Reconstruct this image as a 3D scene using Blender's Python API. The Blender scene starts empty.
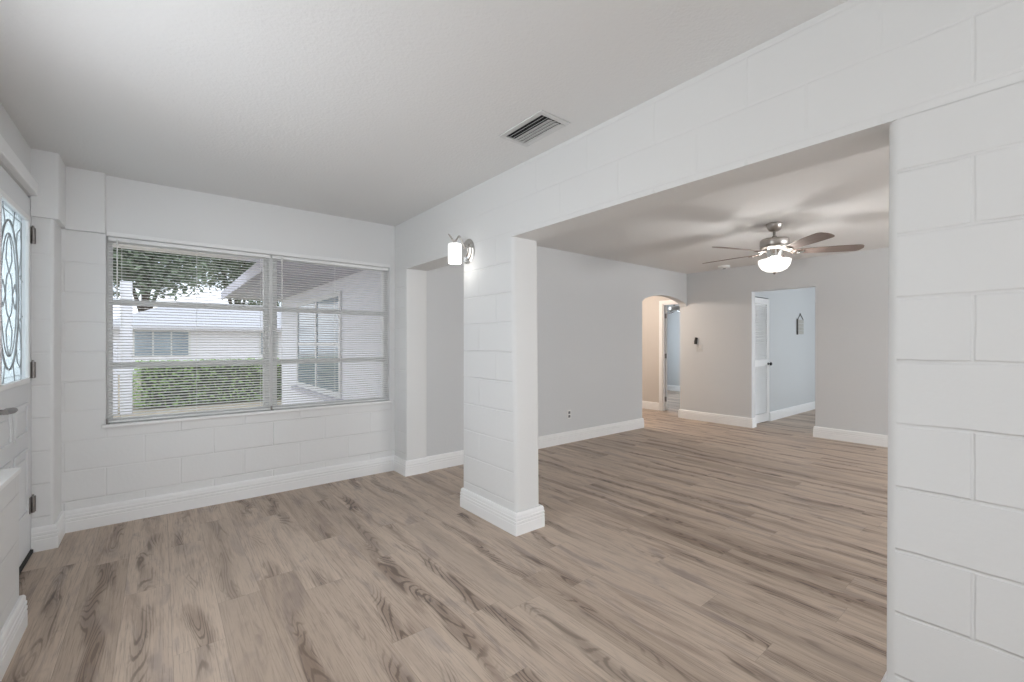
import bpy, bmesh, math, random
from mathutils import Vector, Matrix
random.seed(7)
PI = math.pi
R = math.radians
scene = bpy.context.scene
C = scene.collection

# ------------------------------------------------------------------ camera
cd = bpy.data.cameras.new('camera')
cam = bpy.data.objects.new('camera', cd); C.objects.link(cam)
cam.location = (0, 0, 1.2753)
cam.rotation_euler = (R(90), 0, R(-38.787))
cd.sensor_width = 36.0
cd.lens = 438.59/1024*36
cd.shift_y = 2.63/1024
cd.clip_start = 0.02; cd.clip_end = 300
scene.camera = cam

# ------------------------------------------------------------------ world, lights, exposure
scene.view_settings.view_transform = 'Standard'
scene.view_settings.look = 'None'
scene.view_settings.gamma = 1.0
scene.view_settings.use_curve_mapping = False
scene.view_settings.exposure = 0.0
w = bpy.data.worlds.new('sky'); scene.world = w; w.use_nodes = True
nt = w.node_tree; nt.nodes.clear()
wo = nt.nodes.new('ShaderNodeOutputWorld'); bg = nt.nodes.new('ShaderNodeBackground')
tc = nt.nodes.new('ShaderNodeTexCoord'); nz = nt.nodes.new('ShaderNodeTexNoise')
nz.inputs['Scale'].default_value = 3.0; nz.inputs['Detail'].default_value = 5
cr = nt.nodes.new('ShaderNodeValToRGB')
cr.color_ramp.elements[0].position = 0.35; cr.color_ramp.elements[0].color = (0.62, 0.76, 0.95, 1)
cr.color_ramp.elements[1].position = 0.6; cr.color_ramp.elements[1].color = (0.95, 0.97, 1.0, 1)
nt.links.new(tc.outputs['Generated'], nz.inputs['Vector']); nt.links.new(nz.outputs['Fac'], cr.inputs['Fac'])
nt.links.new(cr.outputs['Color'], bg.inputs['Color']); nt.links.new(bg.outputs['Background'], wo.inputs['Surface'])
bg.inputs['Strength'].default_value = 2.0

def area(name, loc, aim, sx, sy, power, col=(1, 1, 1)):
    l = bpy.data.lights.new(name, 'AREA'); l.shape = 'RECTANGLE'; l.size = sx; l.size_y = sy
    l.energy = power; l.color = col
    o = bpy.data.objects.new(name, l); C.objects.link(o); o.location = loc
    o.rotation_euler = Vector(aim).to_track_quat('-Z', 'Y').to_euler()
    return o
DAY = (0.93, 0.965, 1.0)
# daylight area lights; the back and living room windows are added, out of view
P_LEFT, P_LEFTUP, P_BACK, P_BACKUP, P_LIV, P_LIVUP, P_SIDE, P_BED, P_SCONCE, P_FAN, P_HALL, P_FILL, P_LIVFILL, P_DOOR = 18, 0.5, 2, 3, 38, 21, 57, 49, 0.3, 31, 50, 16, 36, 9
area('daylight_left_window', (-0.70, 1.75, 1.37), (1, 0.15, -0.2), 1.2, 1.2, P_LEFT, DAY)
area('upward_fill_left', (-0.72, 1.75, 1.2), (1, 0, 1.1), 1.2, 0.8, P_LEFTUP, (1, 0.99, 0.96))  # up-tilted fill, added to brighten the ceiling
area('added_back_daylight', (0.6, -2.42, 1.35), (0, 1, -0.1), 1.9, 1.4, P_BACK, DAY)  # light at an unseen window, added as a source for the front room
area('upward_fill_back', (0.6, -2.44, 1.2), (0, 1, 1.1), 1.9, 0.9, P_BACKUP, (1, 0.99, 0.96))  # second added fill here, aimed up at the ceiling
area('daylight_door_light', (-0.95, 3.5, 1.5), (1, 0.1, 0), 0.7, 1.1, P_DOOR, DAY)
area('added_living_daylight', (5.2, -3.02, 1.35), (0, 1, -0.1), 3.4, 1.4, P_LIV, DAY)  # added source for the living room, its window out of view
area('upward_fill_living', (5.2, -3.04, 1.2), (0, 1, 1.1), 3.4, 0.9, P_LIVUP, (1, 0.99, 0.96))  # added fill aimed upward to lift the living room ceiling
area('daylight_side_room_window', (9.0, -0.95, 1.5), (0, 1, 0), 1.8, 1.3, P_SIDE, (0.86, 0.93, 1.0))
area('daylight_bedroom_window', (9.0, 6.9, 1.5), (0, -1, 0), 1.8, 1.3, P_BED, (0.8, 0.9, 1.0))

# ------------------------------------------------------------------ materials
def mat(name, col, rough=0.5, metal=0.0, spec=0.5, noise=0.0, nscale=8.0, bump=0.0, bscale=60.0, emit=None, estr=0.0):
    m = bpy.data.materials.new(name); m.use_nodes = True
    n = m.node_tree; b = n.nodes['Principled BSDF']
    b.inputs['Base Color'].default_value = (*col, 1); b.inputs['Roughness'].default_value = rough
    b.inputs['Metallic'].default_value = metal; b.inputs['Specular IOR Level'].default_value = spec
    t = n.nodes.new('ShaderNodeTexCoord')
    if noise > 0:
        z = n.nodes.new('ShaderNodeTexNoise'); z.inputs['Scale'].default_value = nscale; z.inputs['Detail'].default_value = 4
        x = n.nodes.new('ShaderNodeMix'); x.data_type = 'RGBA'
        x.inputs[6].default_value = (*[c*(1-noise) for c in col], 1); x.inputs[7].default_value = (*[min(1, c*(1+noise)) for c in col], 1)
        n.links.new(t.outputs['Object'], z.inputs['Vector']); n.links.new(z.outputs['Fac'], x.inputs[0])
        n.links.new(x.outputs[2], b.inputs['Base Color'])
    if bump > 0:
        z = n.nodes.new('ShaderNodeTexNoise'); z.inputs['Scale'].default_value = bscale; z.inputs['Detail'].default_value = 3
        u = n.nodes.new('ShaderNodeBump'); u.inputs['Distance'].default_value = bump; u.inputs['Strength'].default_value = 0.5
        n.links.new(t.outputs['Object'], z.inputs['Vector']); n.links.new(z.outputs['Fac'], u.inputs['Height'])
        n.links.new(u.outputs['Normal'], b.inputs['Normal'])
    if emit:
        b.inputs['Emission Color'].default_value = (*emit, 1); b.inputs['Emission Strength'].default_value = estr
    return m

def mnode(n, op, a, b=None, c=None):
    x = n.nodes.new('ShaderNodeMath'); x.operation = op
    for i, v in enumerate((a, b, c)):
        if v is None: continue
        if isinstance(v, (int, float)): x.inputs[i].default_value = v
        else: n.links.new(v, x.inputs[i])
    return x.outputs[0]

def block_mat(name, col, axis, ph, L=0.42, course=0.2032, depth=0.0036, above=1.0):
    """painted concrete block: running bond mortar joints as relief, never as colour"""
    m = bpy.data.materials.new(name); m.use_nodes = True
    n = m.node_tree; b = n.nodes['Principled BSDF']
    b.inputs['Base Color'].default_value = (*col, 1); b.inputs['Roughness'].default_value = 0.55
    b.inputs['Specular IOR Level'].default_value = 0.35
    t = n.nodes.new('ShaderNodeTexCoord'); s = n.nodes.new('ShaderNodeSeparateXYZ')
    n.links.new(t.outputs['Object'], s.inputs[0])
    wob = n.nodes.new('ShaderNodeTexNoise'); wob.inputs['Scale'].default_value = 9; wob.inputs['Detail'].default_value = 2
    n.links.new(t.outputs['Object'], wob.inputs['Vector'])
    wv = mnode(n, 'MULTIPLY_ADD', wob.outputs['Fac'], 0.008, -0.004)
    z = mnode(n, 'ADD', s.outputs['Z'], wv)
    h = mnode(n, 'ADD', s.outputs[axis], wv)
    kz = mnode(n, 'DIVIDE', z, course)
    k = mnode(n, 'FLOOR', kz)
    par = mnode(n, 'FLOORED_MODULO', k, 2.0)
    fz = mnode(n, 'FRACT', kz)
    dz = mnode(n, 'MULTIPLY', mnode(n, 'MINIMUM', fz, mnode(n, 'SUBTRACT', 1.0, fz)), course)
    u = mnode(n, 'DIVIDE', mnode(n, 'SUBTRACT', mnode(n, 'SUBTRACT', h, ph), mnode(n, 'MULTIPLY', par, L/2)), L)
    fu = mnode(n, 'FRACT', u)
    du = mnode(n, 'MULTIPLY', mnode(n, 'MINIMUM', fu, mnode(n, 'SUBTRACT', 1.0, fu)), L)
    # joints fill with paint unevenly: depth varies slowly
    fade = n.nodes.new('ShaderNodeTexNoise'); fade.inputs['Scale'].default_value = 1.7; fade.inputs['Detail'].default_value = 2
    n.links.new(t.outputs['Object'], fade.inputs['Vector'])
    def sm(d, wdt):
        x = n.nodes.new('ShaderNodeMapRange'); x.interpolation_type = 'SMOOTHSTEP'
        x.inputs['From Min'].default_value = wdt*0.25; x.inputs['From Max'].default_value = wdt
        n.links.new(d, x.inputs['Value']); return x.outputs[0]
    jz = mnode(n, 'SUBTRACT', 1.0, sm(dz, 0.0075))
    ju = mnode(n, 'MULTIPLY', mnode(n, 'SUBTRACT', 1.0, sm(du, 0.007)), 0.8)
    jj = mnode(n, 'MAXIMUM', jz, ju)
    amp = n.nodes.new('ShaderNodeMapRange'); amp.inputs['From Min'].default_value = 0.35; amp.inputs['From Max'].default_value = 0.62
    amp.inputs['To Min'].default_value = 0.35; amp.inputs['To Max'].default_value = 1.0
    n.links.new(fade.outputs['Fac'], amp.inputs['Value'])
    jj = mnode(n, 'MULTIPLY', jj, amp.outputs[0])
    # side returns and undersides are smooth plaster: joints only on the long faces
    ge = n.nodes.new('ShaderNodeNewGeometry'); sn = n.nodes.new('ShaderNodeSeparateXYZ'); n.links.new(ge.outputs['True Normal'], sn.inputs[0])
    face = mnode(n, 'GREATER_THAN', mnode(n, 'ABSOLUTE', sn.outputs['X' if axis == 'Y' else 'Y']), 0.97)
    jj = mnode(n, 'MULTIPLY', jj, face)
    hi = mnode(n, 'GREATER_THAN', s.outputs['Z'], 2.01)
    jj = mnode(n, 'MULTIPLY', jj, mnode(n, 'MULTIPLY_ADD', hi, above-1.0, 1.0))
    fine = n.nodes.new('ShaderNodeTexNoise'); fine.inputs['Scale'].default_value = 45; fine.inputs['Detail'].default_value = 4
    n.links.new(t.outputs['Object'], fine.inputs['Vector'])
    hh = mnode(n, 'ADD', mnode(n, 'MULTIPLY', jj, -1.0), mnode(n, 'MULTIPLY', fine.outputs['Fac'], 0.22))
    bu = n.nodes.new('ShaderNodeBump'); bu.inputs['Distance'].default_value = depth; bu.inputs['Strength'].default_value = 1.0
    n.links.new(hh, bu.inputs['Height']); n.links.new(bu.outputs['Normal'], b.inputs['Normal'])
    return m

def plank_mat():
    m = bpy.data.materials.new('vinyl_plank'); m.use_nodes = True
    n = m.node_tree; b = n.nodes['Principled BSDF']
    W, L = 0.182, 1.22
    t = n.nodes.new('ShaderNodeTexCoord'); s = n.nodes.new('ShaderNodeSeparateXYZ'); n.links.new(t.outputs['Object'], s.inputs[0])
    ux = mnode(n, 'DIVIDE', mnode(n, 'ADD', s.outputs['X'], 0.14), W); row = mnode(n, 'FLOOR', ux); fx = mnode(n, 'FRACT', ux)
    wr = n.nodes.new('ShaderNodeTexWhiteNoise'); wr.noise_dimensions = '1D'; n.links.new(row, wr.inputs['W'])
    vy = mnode(n, 'DIVIDE', mnode(n, 'ADD', s.outputs['Y'], mnode(n, 'MULTIPLY', wr.outputs['Value'], L)), L)
    colu = mnode(n, 'FLOOR', vy); fy = mnode(n, 'FRACT', vy)
    cmb = n.nodes.new('ShaderNodeCombineXYZ'); n.links.new(row, cmb.inputs[0]); n.links.new(colu, cmb.inputs[1])
    idn = n.nodes.new('ShaderNodeTexWhiteNoise'); idn.noise_dimensions = '2D'; n.links.new(cmb.outputs[0], idn.inputs['Vector'])
    sc = n.nodes.new('ShaderNodeSeparateColor'); n.links.new(idn.outputs['Color'], sc.inputs[0])
    def vec(kx, ky, off):
        c = n.nodes.new('ShaderNodeCombineXYZ')
        n.links.new(mnode(n, 'ADD', mnode(n, 'MULTIPLY', s.outputs['X'], kx), mnode(n, 'MULTIPLY', sc.outputs[0], 37+off)), c.inputs[0])
        n.links.new(mnode(n, 'ADD', mnode(n, 'MULTIPLY', s.outputs['Y'], ky), mnode(n, 'MULTIPLY', sc.outputs[1], 53+off)), c.inputs[1])
        n.links.new(mnode(n, 'MULTIPLY', sc.outputs[2], 19), c.inputs[2]); return c.outputs[0]
    def noise(v, detail=4, rough=0.55, dist=0.0):
        z = n.nodes.new('ShaderNodeTexNoise'); z.inputs['Scale'].default_value = 1; z.inputs['Detail'].default_value = detail
        z.inputs['Roughness'].default_value = rough; z.inputs['Distortion'].default_value = dist
        n.links.new(v, z.inputs['Vector']); return z.outputs['Fac']
    def rng(v, a, c, lo=0, hi=1, smooth=True):
        x = n.nodes.new('ShaderNodeMapRange')
        if smooth: x.interpolation_type = 'SMOOTHSTEP'
        x.inputs['From Min'].default_value = a; x.inputs['From Max'].default_value = c
        x.inputs['To Min'].default_value = lo; x.inputs['To Max'].default_value = hi
        n.links.new(v, x.inputs['Value']); return x.outputs[0]
    broad = noise(vec(12, 1.1, 0), 4.5, 0.6, 0.8)           # soft long streaks
    patch = noise(vec(8, 1.8, 5), 4, 0.6, 1.0)            # cloudy grey patches
    fine = noise(vec(190, 5, 9), 3, 0.65)                  # fine pores
    ring = noise(vec(7.5, 1.0, 3), 1.5, 0.45, 0.4)        # cathedral contour field
    rr = mnode(n, 'SINE', mnode(n, 'ADD', mnode(n, 'MULTIPLY', ring, 150), mnode(n, 'MULTIPLY', fine, 2.5)))
    rl = rng(rr, 0.25, 0.95)
    wander = noise(vec(0.0, 1.3, 31), 2, 0.5)
    ctr = mnode(n, 'MULTIPLY_ADD', mnode(n, 'SUBTRACT', wander, 0.5), 1.3, 0.5)
    hd = mnode(n, 'ABSOLUTE', mnode(n, 'SUBTRACT', fx, ctr))
    hd = mnode(n, 'ADD', hd, mnode(n, 'MULTIPLY_ADD', broad, 0.5, -0.25))
    heart = mnode(n, 'SUBTRACT', 1.0, rng(hd, 0.02, 0.27))
    heart = mnode(n, 'MULTIPLY', heart, rng(noise(vec(0.0, 1.1, 41), 2, 0.5), 0.40, 0.60))
    cath = mnode(n, 'MULTIPLY', rl, mnode(n, 'MINIMUM', 1.0, mnode(n, 'MULTIPLY', heart, 1.5)))
    knot = mnode(n, 'MULTIPLY', rng(noise(vec(17, 4.2, 23), 4, 0.6, 1.6), 0.56, 0.68), mnode(n, 'MULTIPLY_ADD', heart, 0.85, 0.15))
    def mix(f, a, c):
        x = n.nodes.new('ShaderNodeMix'); x.data_type = 'RGBA'
        if isinstance(f, (int, float)): x.inputs[0].default_value = f
        else: n.links.new(f, x.inputs[0])
        for i, v in ((6, a), (7, c)):
            if isinstance(v, tuple): x.inputs[i].default_value = (*v, 1)
            else: n.links.new(v, x.inputs[i])
        return x.outputs[2]
    c = mix(rng(broad, 0.25, 0.55), (0.40, 0.305, 0.24), (0.60, 0.485, 0.39))
    c = mix(mnode(n, 'MULTIPLY', heart, 0.6), c, (0.225, 0.160, 0.123))
    c = mix(mnode(n, 'MULTIPLY', rng(patch, 0.5, 0.70), 0.6), c, (0.31, 0.255, 0.235))
    c = mix(mnode(n, 'MULTIPLY', cath, 0.75), c, (0.13, 0.092, 0.070))
    c = mix(mnode(n, 'MULTIPLY', knot, 0.75), c, (0.10, 0.078, 0.073))
    c = mix(mnode(n, 'MULTIPLY', rng(fine, 0.46, 0.72), 0.48), c, (0.19, 0.148, 0.12))
    # plank to plank tone
    c = mix(rng(sc.outputs[0], 0.55, 1.0, 0, 0.38, False), c, (0.235, 0.17, 0.125))
    c = mix(rng(sc.outputs[2], 0.6, 1.0, 0, 0.25, False), c, (0.68, 0.575, 0.475))
    ex = mnode(n, 'MULTIPLY', mnode(n, 'MINIMUM', fx, mnode(n, 'SUBTRACT', 1.0, fx)), W)
    ey = mnode(n, 'MULTIPLY', mnode(n, 'MINIMUM', fy, mnode(n, 'SUBTRACT', 1.0, fy)), L)
    e = mnode(n, 'MINIMUM', ex, ey)
    seam = rng(e, 0.0006, 0.0018)
    c = mix(mnode(n, 'MULTIPLY', mnode(n, 'SUBTRACT', 1.0, seam), 0.22), c, (0.075, 0.055, 0.042))
    n.links.new(c, b.inputs['Base Color'])
    b.inputs['Roughness'].default_value = 0.5; b.inputs['Specular IOR Level'].default_value = 0.35
    bu = n.nodes.new('ShaderNodeBump'); bu.inputs['Distance'].default_value = 0.0008; bu.inputs['Strength'].default_value = 0.6
    n.links.new(mnode(n, 'ADD', seam, mnode(n, 'MULTIPLY', fine, 0.35)), bu.inputs['Height'])
    n.links.new(bu.outputs['Normal'], b.inputs['Normal'])
    return m

def blade_mat():
    m = mat('weathered_walnut', (0.16, 0.115, 0.09), 0.42)
    n = m.node_tree; b = n.nodes['Principled BSDF']
    t = n.nodes.new('ShaderNodeTexCoord'); mp = n.nodes.new('ShaderNodeMapping'); mp.inputs['Scale'].default_value = (3, 40, 3)
    z = n.nodes.new('ShaderNodeTexNoise'); z.inputs['Scale'].default_value = 1.5; z.inputs['Detail'].default_value = 5
    r_ = n.nodes.new('ShaderNodeValToRGB'); r_.color_ramp.elements[0].color = (0.13, 0.095, 0.08, 1); r_.color_ramp.elements[1].color = (0.32, 0.245, 0.21, 1)
    n.links.new(t.outputs['Object'], mp.inputs[0]); n.links.new(mp.outputs[0], z.inputs['Vector'])
    n.links.new(z.outputs['Fac'], r_.inputs['Fac']); n.links.new(r_.outputs['Color'], b.inputs['Base Color'])
    return m

def glass_mat(name, tint=(1, 1, 1), refl=0.06):
    m = bpy.data.materials.new(name); m.use_nodes = True; n = m.node_tree; n.nodes.clear()
    o = n.nodes.new('ShaderNodeOutputMaterial'); x = n.nodes.new('ShaderNodeMixShader')
    tr = n.nodes.new('ShaderNodeBsdfTransparent'); g = n.nodes.new('ShaderNodeBsdfGlossy')
    tr.inputs['Color'].default_value = (*tint, 1); g.inputs['Roughness'].default_value = 0.25
    fr = n.nodes.new('ShaderNodeFresnel'); fr.inputs['IOR'].default_value = 1.12
    n.links.new(fr.outputs[0], x.inputs[0]); n.links.new(tr.outputs[0], x.inputs[1]); n.links.new(g.outputs[0], x.inputs[2])
    n.links.new(x.outputs[0], o.inputs['Surface']); return m

def obscure_glass():
    m = bpy.data.materials.new('leaded_obscure_glass'); m.use_nodes = True; n = m.node_tree; n.nodes.clear()
    o = n.nodes.new('ShaderNodeOutputMaterial'); x = n.nodes.new('ShaderNodeMixShader'); x.inputs[0].default_value = 0.42
    a = n.nodes.new('ShaderNodeBsdfTranslucent'); a.inputs['Color'].default_value = (0.62, 0.66, 0.67, 1)
    g = n.nodes.new('ShaderNodeBsdfRefraction'); g.inputs['IOR'].default_value = 1.25; g.inputs['Roughness'].default_value = 0.15
    g.inputs['Color'].default_value = (0.6, 0.64, 0.65, 1)
    t = n.nodes.new('ShaderNodeTexCoord'); z = n.nodes.new('ShaderNodeTexNoise'); z.inputs['Scale'].default_value = 26
    z.inputs['Detail'].default_value = 3; z.inputs['Distortion'].default_value = 1.5
    u = n.nodes.new('ShaderNodeBump'); u.inputs['Distance'].default_value = 0.02
    n.links.new(t.outputs['Object'], z.inputs['Vector']); n.links.new(z.outputs['Fac'], u.inputs['Height'])
    n.links.new(u.outputs[0], g.inputs['Normal']); n.links.new(u.outputs[0], a.inputs['Normal'])
    n.links.new(g.outputs[0], x.inputs[1]); n.links.new(a.outputs[0], x.inputs[2]); n.links.new(x.outputs[0], o.inputs['Surface'])
    return m

M = {}
M['blockB'] = block_mat('white_block_across', (0.80, 0.80, 0.79), 'Y', 0.155, 0.425, above=0.4)
M['blockA'] = block_mat('white_block_window_wall', (0.85, 0.85, 0.845), 'X', 0.336, 0.42, above=0.0)
M['blockL'] = block_mat('white_block_left', (0.80, 0.80, 0.795), 'Y', 0.1, 0.42)
M['plaster'] = mat('white_plaster', (0.79, 0.79, 0.785), 0.6, spec=0.3, bump=0.003, bscale=30)
M['ceiling'] = mat('ceiling_white', (0.81, 0.805, 0.795), 0.85, spec=0.15, bump=0.004, bscale=70)
M['grey'] = mat('grey_wall_paint', (0.70, 0.709, 0.714), 0.6, spec=0.3, bump=0.002, bscale=40)
M['coolwall'] = mat('pale_cool_wall', (0.66, 0.68, 0.69), 0.6, spec=0.3, bump=0.002, bscale=40)
M['hallwall'] = mat('hall_wall_paint', (0.66, 0.62, 0.58), 0.6, spec=0.3)
M['trim'] = mat('white_gloss_trim', (0.93, 0.93, 0.925), 0.35, spec=0.5)
M['floor'] = plank_mat()
M['doorwhite'] = mat('white_door_paint', (0.80, 0.81, 0.82), 0.4)
M['black'] = mat('black_rubber', (0.012, 0.012, 0.012), 0.6)
M['blackplastic'] = mat('black_plastic', (0.015, 0.015, 0.016), 0.4)
M['nickel'] = mat('brushed_nickel', (0.52, 0.49, 0.46), 0.3, 1.0, noise=0.1, nscale=60)
M['darknickel'] = mat('aged_nickel', (0.30, 0.28, 0.27), 0.4, 1.0, noise=0.2, nscale=50)
M['chrome'] = mat('polished_nickel', (0.75, 0.74, 0.72), 0.12, 1.0)
M['blind'] = mat('white_vinyl_slat', (0.90, 0.90, 0.89), 0.45)
M['alum'] = mat('white_window_frame', (0.74, 0.74, 0.73), 0.45)
M['glass'] = glass_mat('clear_window_glass')
M['obscure'] = obscure_glass()
M['lead'] = mat('lead_came', (0.34, 0.35, 0.36), 0.45, 0.6)
M['vent'] = mat('white_register', (0.70, 0.70, 0.69), 0.4)
M['dark'] = mat('duct_shade', (0.02, 0.02, 0.02), 0.8)
M['plastic'] = mat('white_plastic', (0.82, 0.82, 0.80), 0.35)
M['greyplate'] = mat('soft_white_plate', (0.68, 0.68, 0.67), 0.45)
M['socket'] = mat('grey_socket_face', (0.16, 0.16, 0.165), 0.4)
M['shade'] = mat('lit_frosted_glass', (0.95, 0.95, 0.93), 0.4, emit=(1, 0.98, 0.95), estr=1.5, noise=0.02)
M['bowl'] = mat('lit_opal_bowl', (0.95, 0.93, 0.9), 0.35, emit=(1, 0.96, 0.91), estr=1.5, noise=0.02)
M['bowl_off'] = mat('opal_bowl', (0.8, 0.8, 0.8), 0.35, noise=0.02)
M['blade'] = blade_mat()
M['sign'] = mat('whitewashed_sign_board', (0.50, 0.49, 0.45), 0.7, noise=0.25, nscale=40)
M['twine'] = mat('dark_twine', (0.12, 0.11, 0.10), 0.8)
M['lawn'] = mat('dry_grass_ground', (0.42, 0.36, 0.27), 0.95, noise=0.3, nscale=5, bump=0.02, bscale=30)
M['leaf'] = mat('hedge_leaf', (0.38, 0.55, 0.19), 0.5, noise=0.5, nscale=7)
M['leaf2'] = mat('tree_leaf', (0.17, 0.22, 0.14), 0.55, noise=0.4, nscale=0.8)
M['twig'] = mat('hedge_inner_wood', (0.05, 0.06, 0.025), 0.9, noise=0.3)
M['bark'] = mat('tree_bark', (0.10, 0.08, 0.06), 0.9, noise=0.3, nscale=10, bump=0.02, bscale=20)
M['extwall'] = mat('white_exterior_wall', (0.82, 0.82, 0.86), 0.7, noise=0.03, nscale=4)
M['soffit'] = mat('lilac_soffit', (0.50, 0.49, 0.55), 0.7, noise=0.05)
M['roof'] = mat('pale_shingle', (0.55, 0.55, 0.58), 0.85, noise=0.12, nscale=12)
M['extglass'] = mat('dark_reflective_pane', (0.25, 0.31, 0.36), 0.12, spec=0.8, noise=0.3, nscale=1.5)

# ------------------------------------------------------------------ mesh helpers
class MB:
    def __init__(s): s.bm = bmesh.new()
    def box(s, x0, x1, y0, y1, z0, z1, mtx=None):
        vs = [s.bm.verts.new((x, y, z)) for x in (x0, x1) for y in (y0, y1) for z in (z0, z1)]
        for f in ((0, 1, 3, 2), (4, 6, 7, 5), (0, 4, 5, 1), (2, 3, 7, 6), (0, 2, 6, 4), (1, 5, 7, 3)):
            s.bm.faces.new([vs[i] for i in f])
        if mtx: bmesh.ops.transform(s.bm, matrix=mtx, verts=vs)
        return s
    def prism(s, pts, z0, z1, axis='z', mtx=None):
        def P(p, t):
            if axis == 'z': return (p[0], p[1], t)
            if axis == 'y': return (p[0], t, p[1])
            return (t, p[0], p[1])
        a = [s.bm.verts.new(P(p, z0)) for p in pts]; b = [s.bm.verts.new(P(p, z1)) for p in pts]
        s.bm.faces.new(a[::-1]); s.bm.faces.new(b)
        for i in range(len(pts)):
            j = (i+1) % len(pts); s.bm.faces.new((a[i], a[j], b[j], b[i]))
        if mtx: bmesh.ops.transform(s.bm, matrix=mtx, verts=a+b)
        return s
    def lathe(s, prof, seg=32, mtx=None, sx=1, sy=1):
        """prof: list of (r, z)"""
        rings = []
        allv = []
        for r, z in prof:
            if r < 1e-6: v = [s.bm.verts.new((0, 0, z))]
            else: v = [s.bm.verts.new((r*math.cos(2*PI*i/seg)*sx, r*math.sin(2*PI*i/seg)*sy, z)) for i in range(seg)]
            rings.append(v); allv += v
        for a, b in zip(rings, rings[1:]):
            for i in range(seg):
                j = (i+1) % seg
                if len(a) == 1 and len(b) == 1: continue
                if len(a) == 1: s.bm.faces.new((a[0], b[i], b[j]))
                elif len(b) == 1: s.bm.faces.new((a[i], a[j], b[0]))
                else: s.bm.faces.new((a[i], a[j], b[j], b[i]))
        if mtx: bmesh.ops.transform(s.bm, matrix=mtx, verts=allv)
        return s
    def tube(s, pts, r, seg=8, mtx=None, closed=False):
        pts = [Vector(p) for p in pts]; rings = []; allv = []
        n = len(pts); up = None
        for i, p in enumerate(pts):
            a = pts[(i-1) % n] if (closed or i > 0) else p
            b = pts[(i+1) % n] if (closed or i < n-1) else p
            d = (b-a).normalized()
            if up is None: up = d.orthogonal().normalized()
            u = (up - d*up.dot(d)); u = u.normalized() if u.length > 1e-6 else d.orthogonal().normalized(); up = u
            v = d.cross(u); rad = r[i] if isinstance(r, (list, tuple)) else r
            ring = [s.bm.verts.new(p + (u*math.cos(2*PI*k/seg)+v*math.sin(2*PI*k/seg))*rad) for k in range(seg)]
            rings.append(ring); allv += ring
        pairs = list(zip(rings, rings[1:])) + ([(rings[-1], rings[0])] if closed else [])
        for a, b in pairs:
            for k in range(seg): s.bm.faces.new((a[k], a[(k+1) % seg], b[(k+1) % seg], b[k]))
        if not closed:
            s.bm.faces.new(rings[0][::-1]); s.bm.faces.new(rings[-1])
        if mtx: bmesh.ops.transform(s.bm, matrix=mtx, verts=allv)
        return s
    def sweep(s, path, prof, closed=False):
        """baseboard sweep: path of (x,y); prof of (outward, z); outward = left of travel"""
        n = len(path); rings = []
        for i, p in enumerate(path):
            p = Vector(p)
            d0 = (p-Vector(path[i-1])).normalized() if (i > 0 or closed) else None
            d1 = (Vector(path[(i+1) % n])-p).normalized() if (i < n-1 or closed) else None
            if d0 is None: d0 = d1
            if d1 is None: d1 = d0
            n0 = Vector((-d0.y, d0.x)); n1 = Vector((-d1.y, d1.x)); m = (n0+n1); m = m/ max(0.2, m.length_squared)*2
            rings.append([s.bm.verts.new((p.x+m.x*o, p.y+m.y*o, z)) for o, z in prof])
        k = len(prof)
        pr = list(zip(rings, rings[1:])) + ([(rings[-1], rings[0])] if closed else [])
        for a, b in pr:
            for j in range(k): s.bm.faces.new((a[j], b[j], b[(j+1) % k], a[(j+1) % k]))
        if not closed:
            s.bm.faces.new(rings[0][::-1]); s.bm.faces.new(rings[-1])
        return s
    def build(s, name, m, parent=None, loc=None, smooth=None, bevel=0.0, kind=None, origin=None):
        bmesh.ops.recalc_face_normals(s.bm, faces=s.bm.faces[:])
        me = bpy.data.meshes.new(name)
        if origin: bmesh.ops.translate(s.bm, vec=-Vector(origin), verts=s.bm.verts[:])
        s.bm.to_mesh(me); s.bm.free()
        me.materials.append(m)
        o = bpy.data.objects.new(name, me); C.objects.link(o)
        if origin: o.location = origin
        if loc: o.location = loc
        if parent: o.parent = parent
        if smooth is not None:
            me.shade_smooth()
            me.set_sharp_from_angle(angle=R(smooth))
        if bevel > 0:
            b = o.modifiers.new('bevel', 'BEVEL'); b.width = bevel; b.segments = 2; b.limit_method = 'ANGLE'
        if kind: o['kind'] = kind
        return o

def thing(name, label, cat, loc=(0, 0, 0), rot=(0, 0, 0), group=None):
    o = bpy.data.objects.new(name, None); C.objects.link(o); o.location = loc; o.rotation_euler = rot
    o['label'] = label; o['category'] = cat
    if group: o['group'] = group
    return o
def tag(o, label, cat, group=None, kind=None):
    o['label'] = label; o['category'] = cat
    if group: o['group'] = group
    if kind: o['kind'] = kind
    return o
def S(name, mb, m, **k): return mb.build(name, m, kind='structure', **k)

def rounded(x0, x1, y0, y1, rad, corners):
    """rectangle outline with chosen corners rounded; corners subset of {'00','10','11','01'} in x,y order"""
    out = []
    for key, cx, cy, a0 in (('00', x0, y0, 180), ('10', x1, y0, 270), ('11', x1, y1, 0), ('01', x0, y1, 90)):
        if key in corners:
            ox = cx + (rad if key[0] == '0' else -rad); oy = cy + (rad if key[1] == '0' else -rad)
            for k in range(7):
                a = R(a0 + 15*k); out.append((ox+rad*math.cos(a), oy+rad*math.sin(a)))
        else: out.append((cx, cy))
    return out

CEIL = 2.4617; HDR = 1.999
XB, XB2 = 1.856, 2.0745
YA = 4.20; YD = 3.954; XC = 6.99

# ------------------------------------------------------------------ setting: shell
S('floor', MB().box(-0.85, 11.2, -3.2, 7.3, -0.12, 0.0), M['floor'])
S('ceiling', MB().box(-0.85, 11.2, -3.2, 7.3, CEIL, CEIL+0.12), M['ceiling'])

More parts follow.
